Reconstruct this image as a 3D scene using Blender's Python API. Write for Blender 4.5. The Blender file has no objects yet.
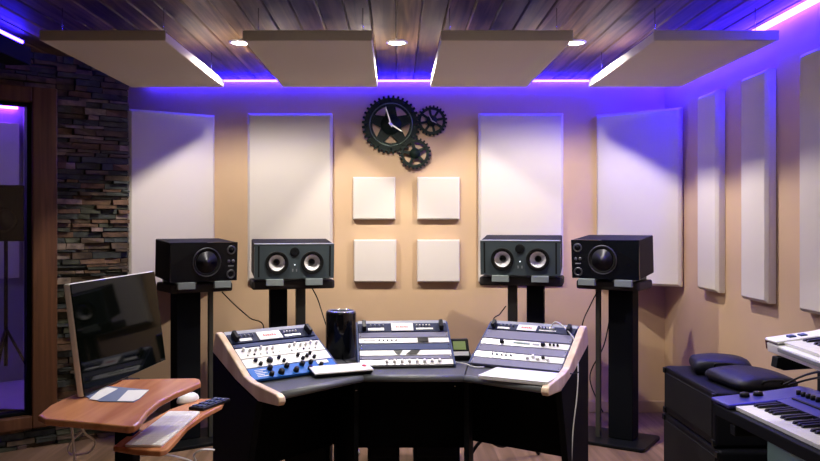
import bpy, bmesh, math, random
from mathutils import Vector, Matrix
random.seed(7)
C = bpy.context.scene.collection
R = math.radians
PI = math.pi
EYE = 1.38

# ---------------------------------------------------------------- materials
MATS = {}
def mat(name, col, rough=.5, metal=0., emit=None, es=0., bump=0., bscale=200., var=0., vscale=8., coat=0., spec=.5, trans=0.):
    if name in MATS: return MATS[name]
    m = bpy.data.materials.new(name); m.use_nodes = True
    nt = m.node_tree; b = nt.nodes['Principled BSDF']
    b.inputs['Base Color'].default_value = (*col, 1); b.inputs['Roughness'].default_value = rough
    b.inputs['Metallic'].default_value = metal; b.inputs['Specular IOR Level'].default_value = spec
    b.inputs['Coat Weight'].default_value = coat; b.inputs['Transmission Weight'].default_value = trans
    if emit: b.inputs['Emission Color'].default_value = (*emit, 1); b.inputs['Emission Strength'].default_value = es
    if bump or var:
        tc = nt.nodes.new('ShaderNodeTexCoord')
        if var:
            n = nt.nodes.new('ShaderNodeTexNoise'); n.inputs['Scale'].default_value = vscale; n.inputs['Detail'].default_value = 4
            nt.links.new(tc.outputs['Object'], n.inputs['Vector'])
            r = nt.nodes.new('ShaderNodeValToRGB')
            r.color_ramp.elements[0].color = (*[c*(1-var) for c in col], 1); r.color_ramp.elements[1].color = (*[min(1, c*(1+var)) for c in col], 1)
            r.color_ramp.elements[0].position = .3; r.color_ramp.elements[1].position = .7
            nt.links.new(n.outputs['Fac'], r.inputs['Fac']); nt.links.new(r.outputs['Color'], b.inputs['Base Color'])
        if bump:
            n2 = nt.nodes.new('ShaderNodeTexNoise'); n2.inputs['Scale'].default_value = bscale; n2.inputs['Detail'].default_value = 2
            nt.links.new(tc.outputs['Object'], n2.inputs['Vector'])
            bp = nt.nodes.new('ShaderNodeBump'); bp.inputs['Strength'].default_value = bump; bp.inputs['Distance'].default_value = .002
            nt.links.new(n2.outputs['Fac'], bp.inputs['Height']); nt.links.new(bp.outputs['Normal'], b.inputs['Normal'])
    MATS[name] = m; return m

def wood(name, c0, c1, stretch=(1, .06, 1), scale=30., rough=.4, plank=0., knots=0., pv=.5):
    """grain stretched along local axis; plank: board width along X with a tone of its own per board"""
    if name in MATS: return MATS[name]
    m = bpy.data.materials.new(name); m.use_nodes = True; nt = m.node_tree; N = nt.nodes.new; L = nt.links.new
    b = nt.nodes['Principled BSDF']; b.inputs['Roughness'].default_value = rough; b.inputs['Specular IOR Level'].default_value = .3
    tc = N('ShaderNodeTexCoord'); mp = N('ShaderNodeMapping'); mp.inputs['Scale'].default_value = stretch
    vec = tc.outputs['Object']
    if plank:
        sx = N('ShaderNodeSeparateXYZ'); L(vec, sx.inputs[0])
        dv = N('ShaderNodeMath'); dv.operation = 'DIVIDE'; dv.inputs[1].default_value = plank; L(sx.outputs['X'], dv.inputs[0])
        fl = N('ShaderNodeMath'); fl.operation = 'FLOOR'; L(dv.outputs[0], fl.inputs[0])
        wn = N('ShaderNodeTexWhiteNoise'); wn.noise_dimensions = '1D'; L(fl.outputs[0], wn.inputs['W'])
        cb = N('ShaderNodeCombineXYZ'); L(wn.outputs['Value'], cb.inputs['Y'])
        sc = N('ShaderNodeVectorMath'); sc.operation = 'SCALE'; sc.inputs['Scale'].default_value = 9.; L(cb.outputs[0], sc.inputs[0])
        ad = N('ShaderNodeVectorMath'); ad.operation = 'ADD'; L(vec, ad.inputs[0]); L(sc.outputs[0], ad.inputs[1]); vec = ad.outputs[0]
    L(vec, mp.inputs['Vector'])
    n = N('ShaderNodeTexNoise'); n.inputs['Scale'].default_value = scale; n.inputs['Detail'].default_value = 6; n.inputs['Distortion'].default_value = .6
    L(mp.outputs[0], n.inputs['Vector'])
    r = N('ShaderNodeValToRGB'); r.color_ramp.elements[0].color = (*c0, 1); r.color_ramp.elements[1].color = (*c1, 1)
    r.color_ramp.elements[0].position = .35; r.color_ramp.elements[1].position = .68
    L(n.outputs['Fac'], r.inputs['Fac']); col = r.outputs['Color']
    if plank:
        mr = N('ShaderNodeMapRange'); mr.inputs['To Min'].default_value = 1-pv; mr.inputs['To Max'].default_value = 1+pv*.6; L(wn.outputs['Value'], mr.inputs['Value'])
        vm = N('ShaderNodeVectorMath'); vm.operation = 'SCALE'; L(col, vm.inputs[0]); L(mr.outputs[0], vm.inputs['Scale']); col = vm.outputs[0]
    if knots:
        mk = N('ShaderNodeMapping'); mk.inputs['Scale'].default_value = (1., .45, 1.); L(vec, mk.inputs['Vector'])
        vo = N('ShaderNodeTexVoronoi'); vo.inputs['Scale'].default_value = knots; L(mk.outputs[0], vo.inputs['Vector'])
        kr = N('ShaderNodeValToRGB'); kr.color_ramp.elements[0].color = (.12, .07, .05, 1); kr.color_ramp.elements[1].color = (1, 1, 1, 1)
        kr.color_ramp.elements[0].position = .07; kr.color_ramp.elements[1].position = .16
        L(vo.outputs['Distance'], kr.inputs['Fac'])
        mx = N('ShaderNodeVectorMath'); mx.operation = 'MULTIPLY'; L(col, mx.inputs[0]); L(kr.outputs['Color'], mx.inputs[1]); col = mx.outputs[0]
    L(col, b.inputs['Base Color'])
    bp = N('ShaderNodeBump'); bp.inputs['Strength'].default_value = .15; bp.inputs['Distance'].default_value = .002
    L(n.outputs['Fac'], bp.inputs['Height']); L(bp.outputs['Normal'], b.inputs['Normal'])
    MATS[name] = m; return m

M_wall = mat('wall_paint', (.62, .43, .27), .75, bump=.25, bscale=120, var=.04, vscale=3)
M_panel = mat('panel_fabric', (.72, .66, .60), .95, bump=.5, bscale=700, spec=.15)
M_panelframe = mat('panel_edge_fabric', (.55, .50, .42), .9, bump=.4, bscale=700, spec=.2)
M_ceil = wood('ceiling_pine', (.065, .038, .020), (.25, .15, .08), (1, .05, 1), 26, .55, plank=.127, knots=3.6, pv=.55)
M_rear = mat('dark_rear_paint', (.10, .075, .06), .8)
M_floor = wood('floor_boards', (.18, .11, .065), (.32, .20, .13), (1, .05, 1), 22, .35, plank=.12, pv=.25)
M_black = mat('black_laminate', (.003, .004, .006), .7, spec=.12)
M_blackmetal = mat('black_metal', (.006, .007, .008), .4, spec=.15, bump=.15, bscale=500)
M_olive = mat('grey_olive_metal', (.045, .045, .035), .5)
M_foam = mat('grey_foam', (.22, .26, .26), .9, bump=.5, bscale=500)
M_baffle = mat('grey_baffle', (.055, .075, .085), .42, bump=.15, bscale=600)
M_gloss = mat('gloss_black', (.004, .005, .007), .22, spec=.35)
M_cab = mat('black_ash_cabinet', (.0035, .004, .007), .55, spec=.12, bump=.3, bscale=300)
M_cone = mat('silver_cone', (.88, .88, .90), .38)
M_chrome = mat('chrome_ring', (.55, .56, .58), .22, metal=.9)
M_ring = mat('dark_steel_ring', (.16, .16, .18), .35, metal=.8)
M_rubber = mat('black_rubber', (.012, .012, .012), .7, spec=.15)
M_mesh = mat('black_grille', (.006, .007, .008), .6, spec=.15, bump=.8, bscale=900)
M_top = mat('desk_top_charcoal', (.055, .060, .066), .45, bump=.2, bscale=500)
M_nose = mat('desk_nosing_grey', (.26, .28, .31), .38)
M_desknose = mat('desk_edge_charcoal', (.10, .11, .12), .4)
M_maple = wood('pale_maple', (.64, .46, .31), (.84, .68, .52), (1, 1, .12), 16, .35)
M_cart = wood('cherry_wood', (.42, .15, .06), (.66, .29, .13), (1, .08, 1), 18, .25)
M_frame = wood('window_oak', (.085, .035, .016), (.17, .075, .035), (1, 1, .06), 24, .45)
M_bluerail = mat('blue_grey_metal', (.035, .055, .15), .55, spec=.25)
M_bluedark = mat('navy_panel', (.010, .018, .055), .6, spec=.2)
M_lilac = mat('grey_blank_panel', (.20, .20, .29), .6, spec=.2)
M_white = mat('white_plastic', (.80, .80, .80), .35)
M_silver = mat('silver_aluminium', (.72, .72, .74), .32, metal=.35)
M_blue = mat('cobalt_faceplate', (.02, .15, .60), .5, spec=.25)
M_red = mat('red_print', (.65, .03, .05), .5)
M_key = mat('ivory_key', (.82, .82, .80), .25)
M_indigo = mat('indigo_synth_body', (.03, .035, .20), .28)
M_alu = mat('pale_aluminium', (.82, .78, .70), .45, metal=.05)
M_cablew = mat('white_cable', (.75, .75, .72), .5)
M_cableb = mat('black_cable', (.01, .01, .01), .55, spec=.15)
M_gear = mat('green_black_iron', (.005, .014, .010), .55, spec=.2, var=.4, vscale=30)
M_hand = mat('polished_steel', (.75, .72, .66), .3, metal=.5)
M_paper = mat('paper_white', (.80, .80, .82), .7)
M_paperblue = mat('paper_blue', (.12, .16, .32), .6)
M_leather = mat('navy_black_leather', (.005, .006, .014), .5, spec=.3, bump=.6, bscale=60)
M_screen = mat('screen_glass', (.002, .003, .002), .04, spec=.2)
M_storage = mat('teal_grey_plastic', (.10, .16, .16), .4)
M_plate = mat('umber_black_plate', (.035, .030, .028), .6, spec=.15)
M_trim = mat('baseboard_tan', (.52, .36, .24), .5)
M_trimwhite = mat('lamp_trim_white', (.7, .68, .65), .4)
M_lcd = mat('green_display', (.12, .17, .06), .4, emit=(.45, .6, .15), es=.15)
STONES = [mat('stone_%s' % n, c, .85, bump=.9, bscale=45, var=.5, vscale=18) for n, c in
          (('umber', (.075, .050, .030)), ('slate', (.035, .040, .036)), ('rust', (.11, .060, .032)), ('sand', (.21, .16, .12)), ('moss', (.040, .042, .024)), ('rose', (.19, .13, .11)))]
M_mortar = mat('dark_mortar', (.012, .011, .010), .95)
BLUE = (.085, .020, 1.0)
M_led = mat('led_tape', (.3, .2, .8), .5, emit=(.018, .008, 1.0), es=125)
M_led3 = mat('led_tape_pink', (.3, .2, .8), .5, emit=(.20, .03, 1.0), es=70)
M_led2 = mat('led_tape_bright', (.3, .2, .8), .5, emit=(.022, .008, 1.0), es=160)
M_lens = mat('lamp_lens', (.9, .9, .9), .5, emit=(1, .93, .84), es=160)
M_booth = mat('booth_wall_paint', (.35, .32, .42), .8)
M_boothfloor = mat('booth_carpet', (.45, .42, .45), .9)
def glass():
    m = bpy.data.materials.new('window_glass'); m.use_nodes = True; nt = m.node_tree
    for n in list(nt.nodes): nt.nodes.remove(n)
    o = nt.nodes.new('ShaderNodeOutputMaterial'); mx = nt.nodes.new('ShaderNodeMixShader'); t = nt.nodes.new('ShaderNodeBsdfTransparent'); g = nt.nodes.new('ShaderNodeBsdfGlossy')
    t.inputs[0].default_value = (.85, .88, .9, 1); g.inputs['Roughness'].default_value = .02
    f = nt.nodes.new('ShaderNodeFresnel'); f.inputs[0].default_value = 1.5
    nt.links.new(f.outputs[0], mx.inputs[0]); nt.links.new(t.outputs[0], mx.inputs[1]); nt.links.new(g.outputs[0], mx.inputs[2]); nt.links.new(mx.outputs[0], o.inputs[0])
    return m
M_glass = glass()

M_screen.node_tree.nodes['Principled BSDF'].inputs['IOR'].default_value = 1.22
# ---------------------------------------------------------------- mesh builder
class MB:
    def __init__(s): s.v = []; s.f = []; s.mi = []; s.sm = []; s.mats = []; s.T = Matrix.Identity(4)
    def m(s, mt):
        if mt not in s.mats: s.mats.append(mt)
        return s.mats.index(mt)
    def add(s, vs, fs, mt, smooth=False, T=None):
        o = len(s.v); M = s.T @ T if T is not None else s.T
        s.v += [M @ Vector(p) for p in vs]
        i = s.m(mt)
        for f in fs: s.f.append([o+k for k in f]); s.mi.append(i); s.sm.append(smooth)
        return s
    def box(s, x0, x1, y0, y1, z0, z1, mt, T=None):
        vs = [(x, y, z) for z in (z0, z1) for y in (y0, y1) for x in (x0, x1)]
        return s.add(vs, [(0, 2, 3, 1), (4, 5, 7, 6), (0, 1, 5, 4), (2, 6, 7, 3), (0, 4, 6, 2), (1, 3, 7, 5)], mt, T=T)
    def prism(s, poly, a0, a1, mt, axis='z', T=None, smooth=False):
        """poly 2D extruded along axis; for 'x' poly is (y,z), for 'y' poly is (x,z), for 'z' poly is (x,y)"""
        n = len(poly)
        f = {'z': lambda p, a: (p[0], p[1], a), 'x': lambda p, a: (a, p[0], p[1]), 'y': lambda p, a: (p[0], a, p[1])}[axis]
        vs = [f(p, a0) for p in poly] + [f(p, a1) for p in poly]
        fs = [tuple(range(n))[::-1], tuple(range(n, 2*n))]
        s.add(vs, fs, mt, False, T)
        o = len(s.v)-2*n; i = s.m(mt)
        for k in range(n): s.f.append([o+k, o+(k+1) % n, o+n+(k+1) % n, o+n+k]); s.mi.append(i); s.sm.append(smooth)
        return s
    def lathe(s, prof, mt, seg=32, T=None, smooth=True, cap=True):
        """prof (r,z) revolved about local z"""
        vs = []; fs = []
        for r, z in prof:
            for k in range(seg): a = 2*PI*k/seg; vs.append((r*math.cos(a), r*math.sin(a), z))
        for j in range(len(prof)-1):
            for k in range(seg): fs.append((j*seg+k, j*seg+(k+1) % seg, (j+1)*seg+(k+1) % seg, (j+1)*seg+k))
        if cap and prof[0][0] > 1e-5: fs.append(tuple(range(seg))[::-1])
        if cap and prof[-1][0] > 1e-5: fs.append(tuple((len(prof)-1)*seg+k for k in range(seg)))
        return s.add(vs, fs, mt, smooth, T)
    def ring(s, prof, mt, seg=32, T=None):
        """closed profile revolved (a torus like ring)"""
        vs = []; fs = []; n = len(prof)
        for r, z in prof:
            for k in range(seg): a = 2*PI*k/seg; vs.append((r*math.cos(a), r*math.sin(a), z))
        for j in range(n):
            j2 = (j+1) % n
            for k in range(seg): fs.append((j*seg+k, j*seg+(k+1) % seg, j2*seg+(k+1) % seg, j2*seg+k))
        return s.add(vs, fs, mt, True, T)
    def tube(s, pts, r, mt, seg=8, smoothpath=True):
        P = [Vector(p) for p in pts]
        if smoothpath and len(P) > 2:
            Q = []
            for i in range(len(P)-1):
                p0 = P[max(i-1, 0)]; p1 = P[i]; p2 = P[i+1]; p3 = P[min(i+2, len(P)-1)]
                for k in range(6):
                    t = k/6; Q.append(.5*((2*p1)+(-p0+p2)*t+(2*p0-5*p1+4*p2-p3)*t*t+(-p0+3*p1-3*p2+p3)*t**3))
            Q.append(P[-1]); P = Q
        vs = []; fs = []
        d0 = (P[1]-P[0]).normalized(); up = Vector((0, 0, 1)) if abs(d0.z) < .9 else Vector((1, 0, 0))
        n = d0.cross(up).normalized()
        for i, p in enumerate(P):
            d = ((P[min(i+1, len(P)-1)]-P[max(i-1, 0)])).normalized()
            n = (n-d*n.dot(d)).normalized(); b = d.cross(n)
            for k in range(seg): a = 2*PI*k/seg; vs.append(tuple(p+n*(r*math.cos(a))+b*(r*math.sin(a))))
        for i in range(len(P)-1):
            for k in range(seg): fs.append((i*seg+k, i*seg+(k+1) % seg, (i+1)*seg+(k+1) % seg, (i+1)*seg+k))
        fs.append(tuple(range(seg))[::-1]); fs.append(tuple((len(P)-1)*seg+k for k in range(seg)))
        return s.add(vs, fs, mt, True)
    def build(s, name, parent=None, bevel=0., seg=2, sub=0, loc=None, rot=None):
        me = bpy.data.meshes.new(name); me.from_pydata([tuple(v) for v in s.v], [], s.f)
        for mt in s.mats: me.materials.append(mt)
        me.polygons.foreach_set('material_index', s.mi); me.polygons.foreach_set('use_smooth', s.sm)
        bm = bmesh.new(); bm.from_mesh(me); bmesh.ops.recalc_face_normals(bm, faces=bm.faces); bm.to_mesh(me); bm.free(); me.update()
        o = bpy.data.objects.new(name, me); C.objects.link(o)
        if parent: o.parent = parent
        if loc: o.location = loc
        if rot: o.rotation_euler = rot
        if bevel:
            md = o.modifiers.new('bevel', 'BEVEL'); md.width = bevel; md.segments = seg; md.limit_method = 'ANGLE'; md.angle_limit = R(40)
            md.harden_normals = False
        if sub: md = o.modifiers.new('sub', 'SUBSURF'); md.levels = sub; md.render_levels = sub
        return o

def tag(o, label=None, cat=None, group=None, kind=None):
    if label: o['label'] = label
    if cat: o['category'] = cat
    if group: o['group'] = group
    if kind: o['kind'] = kind
    return o
def thing(name, label, cat, loc=(0, 0, 0), rot=(0, 0, 0), group=None):
    o = bpy.data.objects.new(name, None); C.objects.link(o); o.empty_display_size = .1
    o.location = loc; o.rotation_euler = rot
    return tag(o, label, cat, group)
def struct(o): o['kind'] = 'structure'; return o
def FR(x, y, z): return Matrix.Translation((x, y, z)) @ Matrix.Rotation(R(90), 4, 'X')   # lathe axis +z -> points to -y (front)
def rot2(a, x, y): return (x*math.cos(a)-y*math.sin(a), x*math.sin(a)+y*math.cos(a))
def px(u, v, d): return ((u-396)/790*d, d, EYE-(v-223)/790*d)

# ---------------------------------------------------------------- the room
CZ = 2.43; WY = 5.76; RX = 1.96; LX = -3.9; BY = -1.6
struct(MB().box(LX-.1, RX+.1, BY-.1, WY+.1, -.1, 0, M_floor).build('floor'))
mb = MB(); pw = .127
x = math.floor((LX-.1)/pw)*pw
while x < RX+.1:
    g = .008; z0 = CZ
    mb.prism([(x+.001, z0+.03), (x+.001, z0+g), (x+g, z0), (x+pw-g, z0), (x+pw-.001, z0+g), (x+pw-.001, z0+.03)], BY-.1, WY+.1, M_ceil, 'y')
    x += pw
mb.box(LX-.1, RX+.1, BY-.1, WY+.1, CZ+.02, CZ+.08, M_mortar)
struct(mb.build('ceiling'))
struct(MB().box(-2.1, RX+.12, WY, WY+.1, 0, CZ, M_wall).build('wall_back'))
struct(MB().box(RX, RX+.1, BY, WY, 0, CZ, M_wall).build('wall_right'))
struct(MB().box(LX, RX, BY-.1, BY, 0, CZ, M_rear).build('wall_rear'))
struct(MB().box(LX-.1, LX, BY, 3.72, 0, CZ, M_rear).build('wall_left'))
struct(MB().box(-2.0, RX, WY-.014, WY, 0, .085, M_trim).build('baseboard_back', bevel=.004))
struct(MB().box(RX-.014, RX, BY, WY-.014, 0, .085, M_trim).build('baseboard_right', bevel=.004))

# stone wall: local frame  t to the left along e, n towards the room
P0 = Vector((-1.775, 5.22, 0)); e = Vector((-.81, -.587, 0)).normalized(); nn = Vector((.587, -.81, 0)).normalized()
def TW(origin=P0, ex=e, ny=nn):
    M = Matrix.Identity(4)
    for i in range(3): M[i][0] = ex[i]; M[i][1] = ny[i]; M[i][2] = (0, 0, 1)[i]; M[i][3] = origin[i]
    return M
def stone_fill(mb, t0, t1, z0, z1, T):
    z = z0
    while z < z1-.004:
        h = min(random.uniform(.018, .045), z1-z)
        if z1-z-h < .015: h = z1-z
        t = t0 + 0
        while t < t1-.001:
            w = min(random.uniform(.05, .19), t1-t)
            if t1-t-w < .03: w = t1-t
            d = random.uniform(.006, .055)
            gp = .0025; j = lambda a: a+random.uniform(-.002, .002)
            vs = []
            for (a, c, dd) in ((t+gp, z+gp, d), (t+w-gp, z+gp, d), (t+w-gp, z+h-gp, d), (t+gp, z+h-gp, d)):
                vs.append((j(a), dd+random.uniform(-.006, .006), j(c)))
            for (a, c) in ((t+gp, z+gp), (t+w-gp, z+gp), (t+w-gp, z+h-gp), (t+gp, z+h-gp)): vs.append((a, -.01, c))
            mt = random.choices(STONES, (4, 5, 3, 1.5, 4, 1.2))[0]
            mb.add(vs, [(0, 1, 2, 3), (0, 4, 5, 1), (1, 5, 6, 2), (2, 6, 7, 3), (3, 7, 4, 0)], mt, T=T)
            t += w
        z += h
FT0, FT1, GT0, GT1 = .449, 1.75, .594, 1.61      # frame outer, glass
FZ0, FZ1, GZ0, GZ1 = .125, 2.213, .203, 2.117
TL = 2.62
T = TW(); mb = MB()
for a in ((0, FT0, 0, CZ), (FT1, TL, 0, CZ), (FT0, FT1, 0, FZ0), (FT0, FT1, FZ1, CZ)):
    mb.box(a[0], a[1], -.12, 0, a[2], a[3], M_mortar, T); stone_fill(mb, a[0], a[1], a[2], a[3], T)
# the return of the stone wall into the corner behind the angled panel
e2 = Vector((-.22, .54, 0)).normalized(); n2 = Vector((.54, .22, 0)).normalized()
T2 = TW(P0, e2, n2)
mb.box(0, .585, -.14, -.05, 0, CZ, M_mortar, T2); stone_fill(mb, 0, .57, 0, CZ, TW(P0-n2*.065, e2, n2))
struct(mb.build('wall_stone'))
mb = MB()
for a in ((FT0, GT0, FZ0, FZ1), (GT1, FT1, FZ0, FZ1), (GT0, GT1, FZ0, GZ0), (GT0, GT1, GZ1, FZ1)): mb.box(a[0], a[1], -.10, .065, a[2], a[3], M_frame, T)
w1 = struct(mb.build('window_1', bevel=.008))
mb = MB()
for a in ((GT0, GT0+.022, GZ0, GZ1), (GT1-.022, GT1, GZ0, GZ1), (GT0+.022, GT1-.022, GZ0, GZ0+.018), (GT0+.022, GT1-.022, GZ1-.018, GZ1)): mb.box(a[0], a[1], -.06, .02, a[2], a[3], M_black, T)
mb.build('window_gasket', w1)
MB().box(GT0+.01, GT1-.01, -.03, -.02, GZ0+.01, GZ1-.01, M_glass, T).build('window_pane', w1)
# booth behind the glass
mb = MB(); D = 2.3
mb.box(.20, 3.2, -D, -.12, -.05, 0, M_boothfloor, T)
mb.box(.20, 3.2, -D-.1, -D, 0, CZ, M_booth, T); mb.box(.12, .20, -D-.1, -.125, 0, CZ, M_booth, T); mb.box(3.2, 3.3, -D-.1, -.12, 0, CZ, M_booth, T)
mb.box(.12, 3.3, -D-.1, -.125, CZ-.001, CZ+.018, M_booth, T)
struct(mb.build('wall_booth'))
def W(t, n, z): v = P0+e*t+nn*n; return (v.x, v.y, z)
ang = math.atan2(e.y, e.x)

def led(name, x0, x1, y0, y1, z0, z1, label, T=None, m=None):
    o = MB().box(x0, x1, y0, y1, z0, z1, m or M_led, T).build(name)
    return tag(o, label, 'light strip')
led('led_strip', -1.80, RX-.03, WY-.030, WY-.018, CZ-.024, CZ-.012, 'violet LED strip along the top of the back wall above the panels')
led('led_strip', RX-.044, RX-.018, 3.5, WY-.12, CZ-.036, CZ-.012, 'violet LED strip along the top of the right wall', m=M_led2)
led('led_strip', -2.09, -2.075, 3.9, 4.40, CZ-.050, CZ-.035, 'short violet LED strip on a dark ledge at the upper left')
led('led_strip', .25, 2.6, -D+.02, -D+.04, 2.375, 2.395, 'pink violet LED strip at the top of the booth behind the window glass', T, M_led3)
led('led_strip', .82, 2.6, -D+.02, -D+.03, 2.085, 2.095, 'thin lower violet LED line behind the window glass', T, M_led3)
struct(MB().box(-2.20, -2.06, 2.1, 4.46, CZ-.16, CZ-.06, M_black).build('trim_1', bevel=.004))
struct(MB().box(-2.20, -2.16, 2.1, 4.46, CZ-.06, CZ, M_black).build('trim_2'))

t = thing('booth_fill_lamp', 'small fill lamp added on the booth ceiling behind the window glass', 'ceiling light', W(1.3, -1.3, CZ-.03))  # out-of-view fill lamp, added to brighten the booth floor
MB().lathe([(.06, 0), (.055, -.03), (0, -.035)], mat('booth_fill_lens', (.8,.8,.8), .5, emit=(.8, .75, 1), es=4), 20).build('lens', t)
l = bpy.data.lights.new('lamp', 'POINT'); l.energy = 8; l.color = (.85, .75, 1.0); l.shadow_soft_size = .05
o = bpy.data.objects.new('lamp', l); C.objects.link(o); o.parent = t; o.location = (0, 0, -.09)
# booth contents
tag(MB().box(.24, .44, -D+.002, -D+.05, .9, 2.25, M_panel, T).build('acoustic_panel', bevel=.006), 'pale acoustic panel glowing violet behind the window glass', 'acoustic panel')
t = thing('speaker_stand', 'dark tripod stand behind the window glass', 'stand', W(.56, -1.0, 0))
mb = MB().tube([(0, 0, .35), (0, 0, 1.25)], .014, M_blackmetal); mb.build('pole', t)
for k in range(3):
    a = k*2*PI/3+.3; MB().tube([(0, 0, .62), (.30*math.cos(a), .30*math.sin(a), .012)], .010, M_blackmetal).build('leg', t)
t = thing('loudspeaker', 'dark loudspeaker on a tripod behind the window glass', 'loudspeaker', W(.56, -1.0, 1.25), (0, 0, .35))
MB().box(-.13, .13, -.13, .13, 0, .40, M_cab).build('cabinet', t, .01)
MB().lathe([(.09, 0), (.085, .006), (.03, -.02), (.0, -.01)], M_rubber, 24, FR(0, -.132, .15)).build('woofer', t)

# ---------------------------------------------------------------- lights
def downlight(x, y, label, power, visible=True, cone=126):
    t = thing('recessed_downlight', label, 'ceiling light', (x, y, CZ), group='recessed ceiling downlights')
    MB().ring([(.062, .004), (.062, -.006), (.048, -.010), (.044, .004)], M_trimwhite, 32).build('trim_ring', t)
    MB().lathe([(.044, -.002), (.044, -.007), (.0, -.010)], M_lens, 24).build('lens', t)
    l = bpy.data.lights.new('lamp', 'SPOT'); l.energy = power; l.color = (1.0, .92, .80); l.spot_size = R(cone); l.spot_blend = .35; l.shadow_soft_size = .018
    o = bpy.data.objects.new('lamp', l); C.objects.link(o); o.parent = t; o.location = (0, 0, -.035)
DL = 98
downlight(-.905, 4.58, 'glowing round downlight in the ceiling between the left pair of ceiling panels', DL*.82, cone=155)
downlight(.005, 4.58, 'glowing round downlight in the ceiling above the gear clock', DL*.66, cone=155)
downlight(1.04, 4.58, 'glowing round downlight in the ceiling between the right pair of ceiling panels', DL*.82, cone=155)
for x in (-.35, .50, 1.35):
    for y, pw_ in ((2.75, 38), (.6, 8)):
        downlight(x, y, 'round downlight in the ceiling nearer than the picture shows', pw_, cone=84)

# ---------------------------------------------------------------- acoustic panels
def panel(name, w, h, th, label, loc, rot, group, cham=.017):
    t = MB()
    c = cham
    # fabric wrapped board with chamfered front edges (front is -y)
    vs = []
    for (y, i) in ((0, 0), (-th+c, 0), (-th, c)):
        vs += [(-w/2+i, y, i), (w/2-i, y, i), (w/2-i, y, h-i), (-w/2+i, y, h-i)]
    fs = [(0, 3, 2, 1), (8, 9, 10, 11)]
    for a in (0, 4):
        for k in range(4): fs.append((a+k, a+(k+1) % 4, a+4+(k+1) % 4, a+4+k))
    t.add(vs, fs, M_panel)
    o = t.build(name, bevel=.003); o.location = loc; o.rotation_euler = rot
    return tag(o, label, 'acoustic panel', group)
G = 'fabric acoustic panels on the walls'
panel('acoustic_panel', .615, 1.22, .05, 'tall beige acoustic panel on the back wall left of the gear clock', (-.768, WY-.002, .955), (0, 0, 0), G)
panel('acoustic_panel', .615, 1.22, .05, 'tall beige acoustic panel on the back wall right of the gear clock', (.905, WY-.002, .955), (0, 0, 0), G)
a1 = math.atan2(.34, .49)
panel('acoustic_panel', .61, 1.22, .05, 'tall acoustic panel set across the left corner beside the stone wall', ((-1.835-1.340)/2, (5.42+5.745)/2, .94), (0, 0, math.atan2(.325, .50)), G)
panel('acoustic_panel', .61, 1.22, .05, 'tall violet-lit acoustic panel set across the right corner', ((1.476+1.955)/2, (5.745+5.39)/2, .945), (0, 0, -math.atan2(.37, .47)), G)
for y, s in ((4.85, 'narrow tall acoustic panel on the right wall, nearest to the corner'), (4.22, 'narrow tall acoustic panel in the middle of the right wall row'), (3.59, 'narrow tall acoustic panel on the right wall, cut by the picture edge')):
    panel('acoustic_panel', .305, 1.215, .055, s, (RX-.002, y, .963), (0, 0, -PI/2), G)
for x, z, s in ((-.158, 1.405, 'upper left of the four small square wall panels'), (.307, 1.405, 'upper right of the four small square wall panels, below the gears'),
                (-.152, .952, 'lower left of the four small square wall panels'), (.307, .952, 'lower right of the four small square wall panels')):
    panel('square_acoustic_panel', .308, .308, .05, s, (x, WY-.002, z), (0, 0, 0), 'small square acoustic panels on the back wall', .008)
CB = 2.238
for x0, x1, s in ((-1.68, -1.085, 'beige ceiling panel hanging at far left near the stone wall'), (-.722, -.112, 'beige ceiling panel hanging left of the middle downlight'),
                  (.212, .835, 'beige ceiling panel hanging right of the middle downlight'), (1.215, 1.805, 'beige ceiling panel hanging at far right near the LED strip')):
    t = thing('hanging_ceiling_panel', s, 'ceiling panel', ((x0+x1)/2, 4.36, CB), group='acoustic panels hung under the ceiling')
    w = (x1-x0)/2
    MB().box(-w+.004, w-.004, -.636, .641, 0, .046, M_panel).build('padded_board', t, .005)
    MB().box(-w, w, -.640, -.630, .002, .05, M_panelframe).build('front_edge', t, .003)
    for sx in (-1, 1):
        for sy in (-1, 1): MB().tube([(sx*(w-.05), sy*.5, .044), (sx*(w-.05), sy*.5, CZ-CB)], .0022, M_chrome, 6).build('hanging_wire', t)

# ---------------------------------------------------------------- gear clock
def gear_poly(r, n, d):
    p = []
    for k in range(n):
        for f, rr in ((0, r-d), (.22, r-d), (.32, r), (.68, r), (.78, r-d)):
            a = 2*PI*(k+f)/n; p.append((rr*math.cos(a), rr*math.sin(a)))
    return p
def gear(mb, r, n, d, rin, y0, y1, cx=0, cz=0):
    """toothed ring in xz plane"""
    p = gear_poly(r, n, d); m = len(p); vs = []
    q = [(rin*math.cos(math.atan2(b, a)), rin*math.sin(math.atan2(b, a))) for a, b in p]
    for y in (y0, y1):
        vs += [(cx+a, y, cz+b) for a, b in p] + [(cx+a, y, cz+b) for a, b in q]
    fs = []
    for k in range(m):
        k2 = (k+1) % m
        fs += [(k, k2, m+k2, m+k), (2*m+k, 3*m+k, 3*m+k2, 2*m+k2), (k, 2*m+k, 2*m+k2, k2), (m+k, m+k2, 3*m+k2, 3*m+k)]
    mb.add(vs, fs, M_gear)
ck = thing('gear_wall_clock', 'dark gear clock of three cogs on the back wall', 'clock', px(391, 125, WY-.003))
mb = MB(); gear(mb, .212, 36, .018, .135, -.030, -.008)
for k in range(5):
    a = 2*PI*k/5+R(90)+.0; c_, s_ = math.cos(a), math.sin(a)
    mb.prism([(.03*c_-.050*s_*1, .03*s_+.050*c_), (.150*c_-.028*s_, .150*s_+.028*c_), (.150*c_+.028*s_, .150*s_-.028*c_), (.03*c_+.050*s_, .03*s_-.050*c_)], -.026, -.010, M_gear, 'y')
mb.lathe([(.075, 0), (.075, .018), (.0, .02)], M_gear, 32, FR(0, -.008, 0))
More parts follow.
